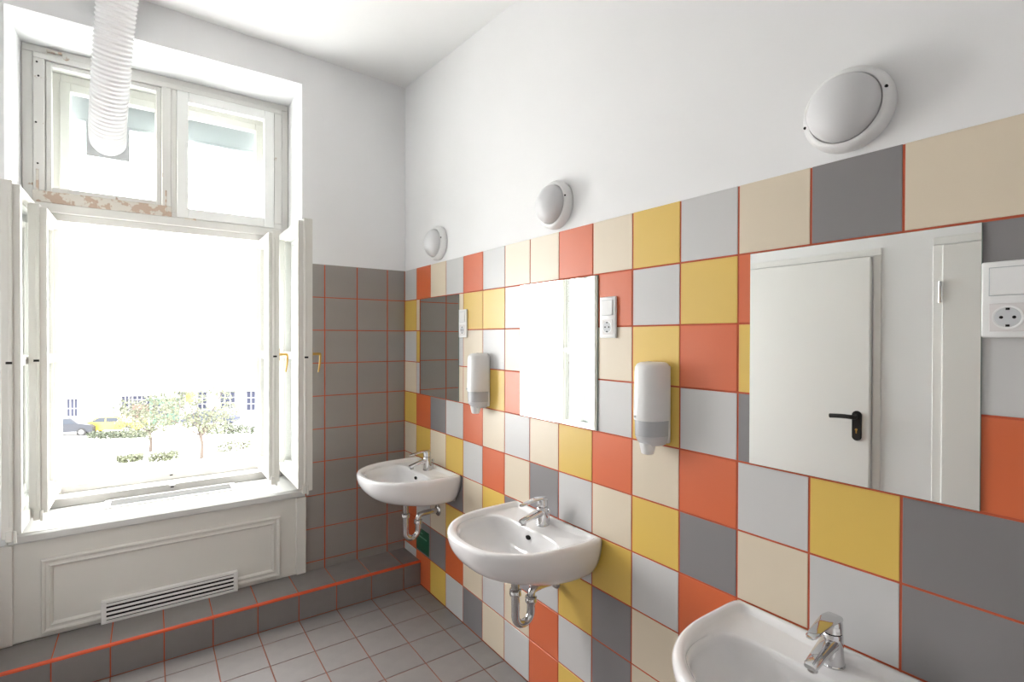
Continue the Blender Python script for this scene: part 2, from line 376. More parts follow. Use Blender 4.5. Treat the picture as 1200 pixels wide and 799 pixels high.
def casement(x0, x1, yh, yf, z0, z1, face, hz, handle_side, zbar=1.445):
    """open leaf in a yz plane: hinge at yh, free edge yf (towards the room); face = sign of its outer side"""
    w = 0.055; xm = (x0+x1)/2; t = (x1-x0)
    a0, a1 = (x0, x0+t*0.62) if face > 0 else (x1-t*0.62, x1)       # main thickness
    b0, b1 = (x0+t*0.55, x1) if face > 0 else (x0, x1-t*0.55)       # overlapping lip
    bm = bmesh.new(); s = 0.012
    boxb(bm, a0, a1, yf, yf+w, z0, z1, 0.003); boxb(bm, b0, b1, yf+s, yf+w-0.006, z0+s, z1-s, 0.003)
    boxb(bm, a0, a1, yh-w, yh, z0, z1, 0.003); boxb(bm, b0, b1, yh-w+0.006, yh-s, z0+s, z1-s, 0.003)
    boxb(bm, a0, a1, yf+w, yh-w, z0, z0+w+0.02, 0.003); boxb(bm, b0, b1, yf+w-0.006, yh-w+0.006, z0+s, z0+w+0.01, 0.003)
    boxb(bm, a0, a1, yf+w, yh-w, z1-w, z1, 0.003); boxb(bm, b0, b1, yf+w-0.006, yh-w+0.006, z1-w+0.008, z1-s, 0.003)
    boxb(bm, xm-0.006, xm+0.006, yf-0.003, yf+0.01, z0+0.05, z1-0.05, 0.002)
    c = finish('casement', bm, 'sash_paint', win)
    box('glazing_bar', 'sash_paint', c, xm-0.02, xm+0.02, yf+w-0.004, yh-w+0.004, zbar-0.02, zbar+0.02, 0.005)
    for q0, q1 in ((z0+w+0.01, zbar-0.016), (zbar+0.016, z1-w+0.006)):
        box('pane', 'glass', c, xm-0.002, xm+0.002, yf+w-0.006, yh-w+0.006, q0, q1)
    box('latch_slot', 'dark_hole', c, xm+(-0.014 if face > 0 else -0.006), xm+(0.006 if face > 0 else 0.014), yf-0.004, yf+0.004, zbar-0.005, zbar+0.005)
    bm = bmesh.new(); boxb(bm, xm-0.018, xm+0.006, yf-0.004, yf+0.012, z0-0.014, z0+0.035, 0.003)
    tube(bm, [(xm+0.012, yf+0.002, z0-0.02), (xm+0.012, yf+0.002, z0+0.03)], 0.006, 8)
    finish('espagnolette_end', bm, 'sash_paint', c)
    for zz in (z0+0.18, z1-0.18):
        bm = bmesh.new(); tube(bm, [(xm-face*t*0.45, yh+0.006, zz-0.045), (xm-face*t*0.45, yh+0.006, zz+0.045)], 0.008, 10)
        finish('hinge', bm, 'sash_paint', c, smooth=True)
    if hz:
        sx = handle_side; xf = x1 if sx > 0 else x0
        bm = bmesh.new(); boxb(bm, xf, xf+sx*0.006, yf+0.018, yf+0.044, hz-0.035, hz+0.035, 0.002)
        pth = catmull([(xf, yf+0.03, hz), (xf+sx*0.04, yf+0.03, hz), (xf+sx*0.05, yf+0.034, hz-0.006), (xf+sx*0.052, yf+0.045, hz-0.05), (xf+sx*0.046, yf+0.055, hz-0.105)], 5)
        tube(bm, pth, [0.008 if k < 6 else 0.008-0.0035*(k-6)/14 for k in range(len(pth))], 10)
        finish('handle', bm, 'brass', c, smooth=True)
    return c
casement(-0.722, -0.646, 3.135, 2.570, 0.695, 2.222, -1, 1.462, 1)     # inner right
casement(-0.832, -0.776, 3.285, 2.800, 0.712, 2.180, -1, 1.455, 1)     # outer right
casement(-1.912, -1.850, 3.135, 2.570, 0.695, 2.222, 1, None, -1)      # inner left
casement(-1.858, -1.792, 3.285, 2.800, 0.712, 2.180, 1, None, -1)      # outer left

# ------------------------------------------------------------------ doors on the left wall (seen in the large mirror)
def door(name, y0, y1, zt, handle_at, hinge_y, label):
    d = struct(empty(name, (XL, (y0+y1)/2, 0)), label, 'door'); X = XL
    def P(nm, m, q, bev=0.003):
        bm = bmesh.new()
        for s in q: boxb(bm, *s, bev=bev)
        o = finish(nm, bm, m, d); o.matrix_parent_inverse = Matrix.Translation(-d.location); return o
    leaf = P('leaf', 'door_white', [(X+0.002, X+0.030, y0, y1, 0.006, zt)], 0.005)
    P('casing', 'door_white', [(X+0.0005, X+0.007, y0-0.045, y0-0.004, 0.001, zt+0.004), (X+0.0005, X+0.007, y1+0.004, y1+0.045, 0.001, zt+0.004), (X+0.0005, X+0.007, y0-0.045, y1+0.045, zt+0.004, zt+0.045)])
    for z in (0.25, 1.80):
        bm = bmesh.new(); tube(bm, [(X+0.036, hinge_y, z-0.055), (X+0.036, hinge_y, z+0.055)], 0.008, 12)
        o = finish('hinge', bm, 'chrome', d, smooth=True); o.matrix_parent_inverse = Matrix.Translation(-d.location)
    if handle_at:
        hy, dr = handle_at
        bm = bmesh.new(); n = 20; pl_ = []
        for k in range(n):
            a = 2*math.pi*k/n; pl_.append((0.025*math.cos(a), 0.061*(1 if math.sin(a) >= 0 else -1)+0.025*math.sin(a)))
        loft(bm, [[(X+h, hy+u*s, 1.052+v) for u, v in pl_] for h, s in ((0.0295, 1), (0.038, 1), (0.041, 0.85))])
        pth = catmull([(X+0.036, hy, 1.105), (X+0.075, hy, 1.105), (X+0.084, hy+dr*0.012, 1.105), (X+0.084, hy+dr*0.06, 1.105), (X+0.082, hy+dr*0.125, 1.100)], 5)
        tube(bm, pth, 0.0125, 12)
        o = finish('handle', bm, 'black', d, smooth=True); o.matrix_parent_inverse = Matrix.Translation(-d.location); o['label'] = 'black lever handle on a long rounded plate'
        bm = bmesh.new(); lathe(bm, [(0.007, X+0.040), (0.007, X+0.0425)], 12, 'x', (0, hy, 1.030)); boxb(bm, X+0.040, X+0.0425, hy-0.003, hy+0.003, 1.008, 1.026)
        k = finish('keyhole', bm, 'brass', d); k.matrix_parent_inverse = Matrix.Translation(-d.location)
door('door_1', 0.775, 1.62, 2.025, (0.838, 1), 1.625, 'white flush door with a black lever handle')
door('door_2', -0.42, 0.452, 2.045, None, 0.458, 'white flush door hung on small steel hinges')

# ------------------------------------------------------------------ washbasins
def outline(inside, c, n=96):
    out = []
    for k in range(n):
        a = 2*math.pi*(k+0.5)/n; dx, dy = math.cos(a), math.sin(a); lo, hi = 0.0, 0.7
        for _ in range(34):
            m_ = (lo+hi)/2
            if inside(c[0]+dx*m_, c[1]+dy*m_): lo = m_
            else: hi = m_
        out.append(lo)
    return out
BC = (-0.21, 0.0); NB = 120
def sup(x, y, cx, a, b, n): return (abs((x-cx)/a))**n+(abs(y/b))**n <= 1
def in_outer(x, y):
    if x > 0: return False
    if x > -0.15: return abs(y) <= 0.283-0.006*max(0, (x+0.06)/0.06)**2
    return sup(x, y, -0.15, 0.318, 0.283, 2.3)
def in_bottom(x, y):
    if x > 0: return False
    if x > -0.10: return abs(y) <= 0.215
    return sup(x, y, -0.10, 0.185, 0.215, 2.1)
def in_bowl(x, y):
    if x > -0.235: return sup(x, y, -0.235, 0.105, 0.232, 4.0)
    return sup(x, y, -0.235, 0.186, 0.232, 2.35)
RO, RB, RI = outline(in_outer, BC, NB), outline(in_bottom, BC, NB), outline(in_bowl, BC, NB)
def ring(rad, z): return [(BC[0]+r*math.cos(2*math.pi*(k+0.5)/NB), BC[1]+r*math.sin(2*math.pi*(k+0.5)/NB), z) for k, r in enumerate(rad)]
bm = bmesh.new(); secs = []
for s in (0.05, 0.5): secs.append(ring([r*s for r in RB], -0.156))
for k in range(12, -1, -1):
    ph = math.pi/2*k/12
    g = 1-math.cos(ph)
    secs.append(ring([a+(b-a)*g for a, b in zip(RO, RB)], -0.014-0.142*math.sin(ph)**1.05))
for ins, z in ((0.002, -0.007), (0.006, -0.002), (0.012, 0.0), (0.022, 0.0), (0.028, -0.002), (0.036, -0.010), (0.042, -0.0165), (0.048, -0.0185)):
    secs.append(ring([max(r-ins, ri) for r, ri in zip(RO, RI)], z if True else z))
secs.append(ring([r+0.002 for r in RI], -0.0195)); secs.append(ring([r-0.003 for r in RI], -0.021)); secs.append(ring([r-0.009 for r in RI], -0.027))
for k in range(1, 12):
    ph = math.pi/2*k/12.3
    secs.append(ring([(r-0.009)*math.cos(ph)**0.62 for r in RI], -0.027-0.102*math.sin(ph)**0.95))
secs.append(ring([0.024]*NB, -0.131))
loft(bm, secs)
b3 = tag(empty('washbasin', (-0.001, 0.120, 0.803)), 'white ceramic washbasin under the mirror that reflects a white door', 'washbasin', 'washbasins along the tiled wall')
o = finish('bowl', bm, 'ceramic', b3, smooth='all')
bm = bmesh.new(); lathe(bm, [(0.004, -0.1305), (0.022, -0.129), (0.027, -0.1265), (0.027, -0.133)], 24, 'z', (BC[0], 0, 0)); finish('drain', bm, 'chrome', b3, smooth=True)
bm = bmesh.new()   # overflow: oval hole in the rear wall of the bowl
Rm = Matrix.Rotation(math.radians(-12), 3, 'Y')
loft(bm, [[(-0.1455-0.005*h+0.0, 0.013*math.cos(a)*s, -0.055+0.0085*math.sin(a)*s) for a in [2*math.pi*k/20 for k in range(20)]] for h, s in ((-1, 1), (0.4, 1))])
finish('overflow_hole', bm, 'dark_hole', b3)
bm = bmesh.new()
for s in (-1, 1):
    lathe(bm, [(0.012, -0.02), (0.012, 0.0), (0.016, 0.0), (0.016, 0.006)], 12, 'z', (-0.03, s*0.14, -0.2))
tube(bm, [(-0.0, -0.279, -0.003), (-0.0005, -0.281, -0.1), (-0.0005, -0.262, -0.15)], 0.003, 6)
bm.free()

def faucet_build():
    f = empty('faucet', (0, 0, 0))
    bm = bmesh.new(); secs = []
    for z, r, dx in ((0, 0.0265, 0), (0.003, 0.0265, 0), (0.005, 0.0245, 0), (0.03, 0.0232, -0.001), (0.055, 0.0225, -0.002), (0.074, 0.0222, -0.003), (0.0765, 0.0205, -0.003)):
        secs.append([(dx+r*1.05*math.cos(a), r*math.sin(a), z) for a in [2*math.pi*k/28 for k in range(28)]])
    loft(bm, secs); finish('body', bm, 'chrome', f, smooth=True)
    def sq(c, n, w, h, N=20, e=3.2):
        c = Vector(c); n = Vector(n).normalized(); s = Vector((0, 1, 0)); u = n.cross(s).normalized()
        out = []
        for k in range(N):
            a = 2*math.pi*k/N; ca, sa = math.cos(a), math.sin(a)
            out.append(c+s*(w*math.copysign(abs(ca)**(2/e), ca))+u*(h*math.copysign(abs(sa)**(2/e), sa)))
        return out
    bm = bmesh.new(); d = (-0.9, 0, -0.27)
    loft(bm, [sq((0.0, 0, 0.056), d, 0.020, 0.016), sq((-0.03, 0, 0.052), d, 0.0185, 0.0135), sq((-0.07, 0, 0.043), d, 0.0165, 0.0105), sq((-0.108, 0, 0.0335), d, 0.0150, 0.0085), sq((-0.114, 0, 0.0318), d, 0.0125, 0.006)])
    finish('spout', bm, 'chrome', f, smooth=True)
    bm = bmesh.new(); lathe(bm, [(0.0095, 0.018), (0.0108, 0.019), (0.0108, 0.030), (0.009, 0.032)], 20, 'z', (-0.099, 0, 0)); finish('aerator', bm, 'chrome_worn', f, smooth=True)
    bm = bmesh.new(); secs = []   # cartridge head, domed
    for z, r in ((0.0775, 0.0200), (0.080, 0.0222), (0.095, 0.0220), (0.105, 0.0205), (0.111, 0.0165), (0.114, 0.009)):
        secs.append([(-0.003+r*math.cos(a), r*math.sin(a), z) for a in [2*math.pi*k/28 for k in range(28)]])
    loft(bm, secs); finish('head', bm, 'chrome', f, smooth=True)
    bm = bmesh.new(); dl = (-1, 0, -0.06)
    loft(bm, [sq((0.018, 0, 0.103), dl, 0.010, 0.006), sq((0.010, 0, 0.108), dl, 0.0185, 0.008), sq((-0.015, 0, 0.1115), (-1, 0, 0.02), 0.0195, 0.0065), sq((-0.045, 0, 0.110), dl, 0.0165, 0.0045), sq((-0.08, 0, 0.1055), (-1, 0, -0.16), 0.0135, 0.0036), sq((-0.108, 0, 0.0995), (-1, 0, -0.22), 0.0118, 0.0032), sq((-0.114, 0, 0.098), (-1, 0, -0.22), 0.008, 0.002)])
    finish('lever', bm, 'chrome', f, smooth=True)
    bm = bmesh.new(); tube(bm, [(0.034, 0, 0.0), (0.034, 0, 0.048)], 0.003, 10); lathe(bm, [(0.003, 0.044), (0.0062, 0.047), (0.0065, 0.056), (0.004, 0.060)], 14, 'z', (0.034, 0, 0))
    finish('waste_rod', bm, 'chrome', f, smooth=True)
    return f
FZ = 0.803-0.0190; FXp = -0.070
f3 = faucet_build(); f3.location = (FXp, 0.112, FZ)
tag(f3, 'chrome single-lever faucet of the washbasin facing the white door', 'faucet', 'chrome faucets on the washbasins')

def trap_build():
    t = empty('drain_trap', (0, 0, 0)); x0, x1 = -0.207, -0.129; rr = (x1-x0)/2; cx = (x0+x1)/2; zc = 0.447
    bm = bmesh.new(); tube(bm, [(x0, 0, 0.646), (x0, 0, 0.53)], 0.0175, 18)
    lathe(bm, [(0.0175, 0.612), (0.026, 0.612), (0.026, 0.646)], 20, 'z', (x0, 0, 0)); finish('tailpiece', bm, 'chrome_worn', t, smooth=True)
    pth = [(x0, 0, 0.555)]+[(x0, 0, 0.54), (x0, 0, 0.48)]+[(cx-rr*math.cos(a), 0, zc-rr*math.sin(a)) for a in [math.pi*k/14 for k in range(15)]]+[(x1, 0, 0.475), (x1, 0, 0.50)]
    bm = bmesh.new(); tube(bm, pth, 0.0168, 18); finish('u_bend', bm, 'chrome', t, smooth=True)
    for x, z in ((x0, 0.545), (x1, 0.495)):
        bm = bmesh.new(); lathe(bm, [(0.017, z-0.014), (0.0235, z-0.012), (0.0245, z-0.002), (0.0215, z+0.004), (0.0245, z+0.006), (0.0245, z+0.010), (0.0175, z+0.013)], 18, 'z', (x, 0, 0)); finish('slip_nut', bm, 'chrome', t, smooth=True)
    pth = catmull([(x1, 0, 0.49), (x1, 0, 0.508), (x1+0.006, 0, 0.526), (x1+0.022, 0, 0.534), (x1+0.05, 0, 0.536), (-0.03, 0, 0.536), (0.0, 0, 0.536)], 5)
    bm = bmesh.new(); tube(bm, pth, 0.0160, 18); finish('wall_pipe', bm, 'chrome', t, smooth=True)
    bm = bmesh.new(); lathe(bm, [(0.034, 0.0), (0.034, -0.004), (0.028, -0.010), (0.0165, -0.013)], 24, 'x', (0, 0, 0.536)); finish('wall_flange', bm, 'chrome_worn', t, smooth=True)
    return t
t3 = trap_build(); t3.location = (-0.0005, 0.112, 0)
tag(t3, 'chrome drain trap under the washbasin facing the white door', 'drain trap', 'chrome drain traps under the washbasins')
UN = [(1.217, 'under the mirror that reflects the window', 'in the middle between the two soap dispensers'),
      (2.293, 'beside the grey tiled window wall', 'beside the grey tiled window wall')]
for yc, w1, w2 in UN:
    b = dup(b3, (-0.001, yc, 0.803)); b['label'] = 'white ceramic washbasin '+w1
    f = dup(f3, (FXp, yc, FZ)); f['label'] = 'chrome single-lever faucet on the washbasin '+w1
    t = dup(t3, (-0.0005, yc, 0)); t['label'] = 'curved chrome drain trap below the washbasin '+w1

# ------------------------------------------------------------------ mirrors
for yc, lab in ((0.112, 'frameless wall mirror reflecting a white door with black handle'), (1.217, 'frameless wall mirror reflecting the bright open window'), (2.293, 'frameless wall mirror reflecting dark grey tiles with orange joints')):
    m_ = tag(empty('wall_mirror', (0, yc, 1.5)), lab, 'mirror', 'mirrors above the washbasins')
    bm = bmesh.new(); boxb(bm, -0.0052, -0.0004, -0.249, 0.249, -0.297, 0.297, 0.0008); finish('glass_edge', bm, 'mirror_edge', m_)
    bm = bmesh.new(); v = [bm.verts.new((-0.0055, y, z)) for y, z in ((-0.2485, -0.2965), (0.2485, -0.2965), (0.2485, 0.2965), (-0.2485, 0.2965))]; bm.faces.new(v)
    boxb(bm, -0.0056, -0.0050, -0.2482, 0.2482, -0.2962, 0.2962); bm.faces.ensure_lookup_table(); bmesh.ops.delete(bm, geom=[bm.faces[0]], context='FACES')
    finish('reflective_face', bm, 'mirror_silver', m_)

# ------------------------------------------------------------------ switch and socket plates
def plate_build():
    p_ = empty('switch_socket', (0, 0, 0)); hw, hh = 0.0405, 0.0765
    bm = bmesh.new(); boxb(bm, -0.0105, -0.0003, -hw, hw, -hh, hh, 0.0035, 3); finish('cover_plate', bm, 'white_plastic', p_, smooth=True)
    bm = bmesh.new(); boxb(bm, -0.0108, -0.009, -0.0288, 0.0288, 0.0072, 0.0648); finish('switch_gap', bm, 'grey_plastic', p_)
    bm = bmesh.new()
    loft(bm, [[(-0.0105, -0.0275, 0.0085), (-0.0105, 0.0275, 0.0085), (-0.0105, 0.0275, 0.0635), (-0.0105, -0.0275, 0.0635)], [(-0.0155, -0.0265, 0.0095), (-0.0155, 0.0265, 0.0095), (-0.0125, 0.0265, 0.0625), (-0.0125, -0.0265, 0.0625)]])
    finish('rocker', bm, 'white_plastic', p_)
    bm = bmesh.new(); boxb(bm, -0.0118, -0.009, -0.0280, 0.0280, -0.0640, -0.0080, 0.001); s = finish('socket_insert', bm, 'socket_plastic', p_)
    bm = bmesh.new(); lathe(bm, [(0.0235, -0.0120), (0.0235, -0.0128), (0.0205, -0.0128), (0.0195, -0.0121)], 36, 'x', (0, 0, -0.036)); finish('socket_ring', bm, 'white_plastic', s, smooth=True)
    bm = bmesh.new(); lathe(bm, [(0.0196, -0.0119), (0.0196, -0.01235)], 36, 'x', (0, 0, -0.036)); finish('socket_well', bm, 'pale_grey_plastic', s)
    for y in (-0.0095, 0.0095):
        bm = bmesh.new(); lathe(bm, [(0.0031, -0.0122), (0.0031, -0.01275)], 12, 'x', (0, y, -0.036)); finish('pin_hole', bm, 'dark_hole', s)
    for z in (-0.0165, 0.0165):
        bm = bmesh.new(); boxb(bm, -0.0132, -0.0118, -0.003, 0.003, -0.036+z-0.0022, -0.036+z+0.0022); finish('earth_clip', bm, 'dark_hole', s)
    return p_
p3 = plate_build(); p3.location = (0, -0.1775, 1.637); tag(p3, 'white light switch over socket beside the mirror reflecting the white door', 'switch socket', 'switch and socket plates beside the mirrors')
for y, w in ((0.912, 'white light switch over socket beside the mirror reflecting the window'), (1.992, 'white light switch over socket beside the mirror reflecting grey tiles')):
    dup(p3, (0, y, 1.634))['label'] = w

# ------------------------------------------------------------------ soap dispensers
def disp_build():
    d = empty('soap_dispenser', (0, 0, 0))
    def sec(z, a, dep, x0=-0.012, e=2.5, N=30):
        out = []
        for k in range(N+1):
            t_ = math.pi*k/N; c, s = math.cos(t_), math.sin(t_)
            out.append((x0-(dep)*abs(s)**(2/e), a*math.copysign(abs(c)**(2/e), c), z))
        return out
    bm = bmesh.new(); boxb(bm, -0.014, -0.0003, -0.052, 0.052, -0.118, 0.138, 0.006, 2); finish('back_plate', bm, 'white_plastic', d, smooth=True)
    bm = bmesh.new()
    loft(bm, [sec(-0.042, 0.0535, 0.084), sec(-0.02, 0.0540, 0.085), sec(0.115, 0.0535, 0.082), sec(0.132, 0.0525, 0.079), sec(0.142, 0.049, 0.072), sec(0.147, 0.042, 0.058), sec(0.149, 0.03, 0.04)])
    finish('cover', bm, 'white_plastic', d, smooth=True)
    bm = bmesh.new(); loft(bm, [sec(-0.092, 0.050, 0.079), sec(-0.0425, 0.0515, 0.081)]); finish('level_window', bm, 'grey_plastic', d, smooth=True)
    bm = bmesh.new(); loft(bm, [sec(-0.125, 0.036, 0.052, -0.02), sec(-0.119, 0.043, 0.062), sec(-0.108, 0.0475, 0.074), sec(-0.0925, 0.0505, 0.0795)]); finish('push_lever', bm, 'pale_grey_plastic', d, smooth=True)
    bm = bmesh.new()
    loft(bm, [[(-0.055+r*math.cos(a), r*1.05*math.sin(a), z) for a in [2*math.pi*k/24 for k in range(24)]] for z, r in ((-0.154, 0.016), (-0.152, 0.0195), (-0.140, 0.0225), (-0.118, 0.0265))])
    finish('nozzle', bm, 'white_plastic', d, smooth=True)
    bm = bmesh.new(); lathe(bm, [(0.004, -0.0975), (0.004, -0.096)], 12, 'x', (0, 0.018, -0.030)); finish('lens', bm, 'grey_plastic', d)
    bm = bmesh.new(); boxb(bm, -0.048, -0.04, -0.006, 0.006, 0.1485, 0.1497); finish('key_slot', bm, 'grey_plastic', d)
    return d
d2 = disp_build(); d2.location = (0, 0.684, 1.330)
tag(d2, 'white soap dispenser with grey window between the door-reflecting and window-reflecting mirrors', 'soap dispenser', 'soap dispensers on the tiled wall')
dup(d2, (0, 1.778, 1.330))['label'] = 'white soap dispenser between the window-reflecting and grey-reflecting mirrors'

# ------------------------------------------------------------------ round wall lamps
def lamp_build():
    l = empty('wall_lamp', (0, 0, 0))
    bm = bmesh.new(); lathe(bm, [(0.098, 0.0035), (0.100, -0.006), (0.099, -0.020), (0.094, -0.030), (0.088, -0.034), (0.082, -0.034), (0.080, -0.028)], 64, 'x'); finish('base_ring', bm, 'white_plastic', l, smooth=True)
    bm = bmesh.new(); R = 0.0795; pr = [(R, -0.026), (R, -0.036)]
    for k in range(1, 11):
        a = math.pi/2*k/10.4; pr.append((R*math.cos(a), -0.036-0.052*math.sin(a)))
    lathe(bm, pr, 64, 'x'); finish('diffuser', bm, 'opal_glass', l, smooth='all')
    for s in (-1, 1):
        bm = bmesh.new(); lathe(bm, [(0.0035, -0.031), (0.0035, -0.0345)], 10, 'x', (0, s*0.0905, 0)); finish('screw', bm, 'dark_hole', l)
    return l
l3 = lamp_build(); l3.location = (0, 0.112, 2.112); l3.rotation_euler = (math.radians(-12), 0, 0)
tag(l3, 'round white bulkhead lamp above the mirror reflecting the white door', 'wall lamp', 'round wall lamps above the mirrors')
for y, w in ((1.215, 'round white bulkhead lamp above the mirror reflecting the window'), (2.290, 'round white bulkhead lamp beside the corner to the window wall')):
    dup(l3, (0, y, 2.112))['label'] = w

# ------------------------------------------------------------------ ventilation
g = tag(empty('air_grille', (-1.296, YB-0.004, 0.206)), 'white metal air grille with horizontal slats in the panel under the window', 'air grille')
gx, gz = 0.297, 0.055
bm = bmesh.new(); F0, F1 = -0.028, -0.0003
for q in ((-gx, gx, F0, F1, gz-0.012, gz), (-gx, gx, F0, F1, -gz, -gz+0.012), (-gx, -gx+0.020, F0, F1, -gz+0.012, gz-0.012), (gx-0.020, gx, F0, F1, -gz+0.012, gz-0.012)):
    boxb(bm, *q, bev=0.0015)
finish('grille_frame', bm, 'grille_metal', g)
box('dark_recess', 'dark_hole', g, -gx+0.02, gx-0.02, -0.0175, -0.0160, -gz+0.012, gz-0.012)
for k in range(4):
    zc = -0.0312+0.0215*k; bm = bmesh.new()
    loft(bm, [[(x, -0.0262, zc-0.0052), (x, -0.0272, zc-0.0042), (x, -0.0252, zc+0.0058), (x, -0.0238, zc+0.0062)] for x in (-gx+0.0200, gx-0.0200)]); finish('slat', bm, 'grille_metal', g)

sv = tag(empty('sill_vent', (-1.284, 3.050, SZ)), 'long white framed ventilation slot set into the window sill', 'sill vent')
bm = bmesh.new()
for q in ((-0.312, 0.312, -0.080, -0.066, 0.0003, 0.009), (-0.312, 0.312, 0.060, 0.074, 0.0003, 0.009), (-0.312, -0.285, -0.066, 0.060, 0.0003, 0.009), (0.285, 0.312, -0.066, 0.060, 0.0003, 0.009)): boxb(bm, *q, bev=0.0015)
finish('slot_frame', bm, 'grille_metal', sv)
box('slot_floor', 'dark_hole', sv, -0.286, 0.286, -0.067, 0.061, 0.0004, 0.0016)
for k in range(10):
    y = -0.058+0.0127*k; bm = bmesh.new()
    loft(bm, [[(x, y-0.003, 0.0018), (x, y-0.0022, 0.0018), (x, y+0.0042, 0.0066), (x, y+0.0034, 0.0070)] for x in (-0.285, 0.285)]); finish('slat', bm, 'slot_grey', sv)

hose = tag(empty('air_hose', (-1.58, 3.12, 2.63)), 'white corrugated flexible air hose hanging from the ceiling into the window', 'air hose')
hp = catmull([(-1.505, 2.615, 3.225), (-1.520, 2.645, 3.15), (-1.540, 2.735, 2.97), (-1.558, 2.86, 2.80), (-1.572, 2.975, 2.685), (-1.578, 3.06, 2.635), (-1.580, 3.138, 2.625)], 60)
ds = [0.0]
for a, b in zip(hp, hp[1:]): ds.append(ds[-1]+(b-a).length)
L_ = ds[-1]; npt = int(L_/0.0045); rs_, ps_ = [], []
k = 0
for i in range(npt+1):
    s = L_*i/npt
    while k < len(ds)-2 and ds[k+1] < s: k += 1
    ps_.append(hp[k].lerp(hp[k+1], (s-ds[k])/max(1e-9, ds[k+1]-ds[k])))
    rs_.append(0.0775+0.0036*math.cos(2*math.pi*s/0.0205))
org = Vector((-1.58, 3.12, 2.63))
bm = bmesh.new(); tube(bm, [p-org for p in ps_], rs_, 40); finish('corrugated_tube', bm, 'hose_plastic', hose, smooth='all')
bm = bmesh.new(); boxb(bm, -0.094, 0.094, 0.018, 0.026, -0.098, 0.092, 0.001); finish('pane_plate', bm, 'duct_plate', hose)

# ------------------------------------------------------------------ green sticker on the tiles
s_ = tag(empty('wall_sticker', (0, 2.503, 0.290)), 'small dark green printed sticker on a grey tile beside the step', 'sticker')
bm = bmesh.new(); boxb(bm, -0.0016, -0.0002, -0.088, 0.088, -0.078, 0.065); finish('sheet', bm, 'sign_green', s_)
for z0, z1, a, b in ((0.008, 0.016, -0.06, 0.07), (0.035, 0.040, 0.0, 0.05)):
    bm = bmesh.new(); boxb(bm, -0.0020, -0.0012, a, b, z0, z1); finish('print_line', bm, 'sign_print', s_)
# ------------------------------------------------------------------ the street outside
GZ = -6.5
ZP = Vector((0, 0, 1))
def gpt(a, b): return px_on(ZP, GZ, a, b)
mat('paving', srgb(218, 216, 212), 0.9, noise=0.06, nscale=0.4)
mat('asphalt', srgb(92, 92, 94), 0.9, noise=0.08, nscale=0.6)
mat('kerb_stone', srgb(140, 138, 134), 0.9)
mat('soil', srgb(70, 62, 52), 0.95, noise=0.2, nscale=2)
mat('bark', srgb(58, 50, 44), 0.9, noise=0.2, nscale=12)
mat('leaf', srgb(58, 62, 42), 0.7, vary=0.1, noise=0.25, nscale=0.9)
mat('hedge_leaf', srgb(48, 54, 40), 0.8, noise=0.25, nscale=2)
mat('taxi_yellow', srgb(214, 176, 30), 0.4)
mat('car_grey', srgb(38, 40, 45), 0.6, spec=0.2)
mat('car_blue', srgb(36, 40, 54), 0.6, spec=0.2)
mat('car_glass', srgb(40, 44, 50), 0.6, spec=0.1)
mat('tyre', srgb(26, 26, 27), 0.9)
mat('hub', srgb(120, 120, 122), 0.6)
mat('facade_pale', srgb(178, 178, 184), 0.9, noise=0.05, nscale=0.5)
mat('facade_grey', srgb(66, 66, 74), 0.9, noise=0.06, nscale=0.5)
mat('facade_brown', srgb(70, 54, 48), 0.9, noise=0.1, nscale=0.8)
mat('shop_glass', srgb(40, 42, 54), 0.7, spec=0.1)
mat('shop_frame', srgb(84, 84, 88), 0.7)
mat('kiosk_green', srgb(40, 66, 56), 0.7)
mat('sign_yellow', srgb(214, 168, 40), 0.7)
mat('post_grey', srgb(70, 72, 74), 0.6)
bm = bmesh.new(); boxb(bm, -160, 160, 8, 260, GZ-0.4, GZ)
struct(finish('ground', bm, 'paving'), 'pale paved square seen through the open window', 'ground')

# shop row along an oblique facade line
FA, FB = gpt(66, 494), gpt(330, 489); FD = (FB-FA); FLEN = FD.length; FD = FD.normalized(); FN = Vector((FD.y, -FD.x, 0))
if FN.dot(CAM-FA) < 0: FN = -FN
FANG = math.atan2(FD.y, FD.x)
def fpx(a, b, off=0.0):            # pixel -> (along, height) on the facade plane
    p = px_on(FN, FN.dot(FA)+off, a, b); return (p-FA).dot(FD), p.z-GZ
def building(name, u0, u1, h, depth, m, label, items):
    r = empty(name, (FA.x+FD.x*u0, FA.y+FD.y*u0, GZ)); r.rotation_euler = (0, 0, FANG)
    sgn = 1 if Vector((-FD.y, FD.x, 0)).dot(FN) < 0 else -1      # local +y away from the viewer
    w = u1-u0
    box('walls', m, r, 0, w, 0, sgn*depth, 0, h-0.3); box('cornice', 'facade_pale', r, -0.1, w+0.1, -sgn*0.25, sgn*depth, h-0.3, h, 0.05)
    for (a, b, z0, z1, kind, nx, nz) in items:
        a -= u0; b -= u0; z1 = min(z1, h-0.35)
        fr = box('shop_window' if kind == 'shop_glass' else 'sign_board', kind, r, a, b, -sgn*0.06, sgn*0.02, z0, z1)
        if nx:
            bm = bmesh.new()
            for i in range(nx+1):
                x = a+(b-a)*i/nx; boxb(bm, x-0.06, x+0.06, -sgn*0.10, -sgn*0.03, z0, z1)
            finish('frame_bars', bm, 'shop_frame', fr)
            for i in range(1, nz):
                z = z0+(z1-z0)*i/nz; box('transom_bar', 'shop_frame', fr, a, b, -sgn*0.095, -sgn*0.035, z-0.05, z+0.05)
    return tag(r, label, 'building', 'low shop buildings across the square')
def it(x0, x1, y0, y1, kind='shop_glass', nx=2, nz=2):
    (a, z1), (b, z0) = fpx(x0, y0), fpx(x1, y1); return (a, b, max(0.05, z0), z1, kind, nx, nz)
H1 = fpx(120, 463)[1]; H2 = fpx(160, 460)[1]; H3 = fpx(250, 455)[1]
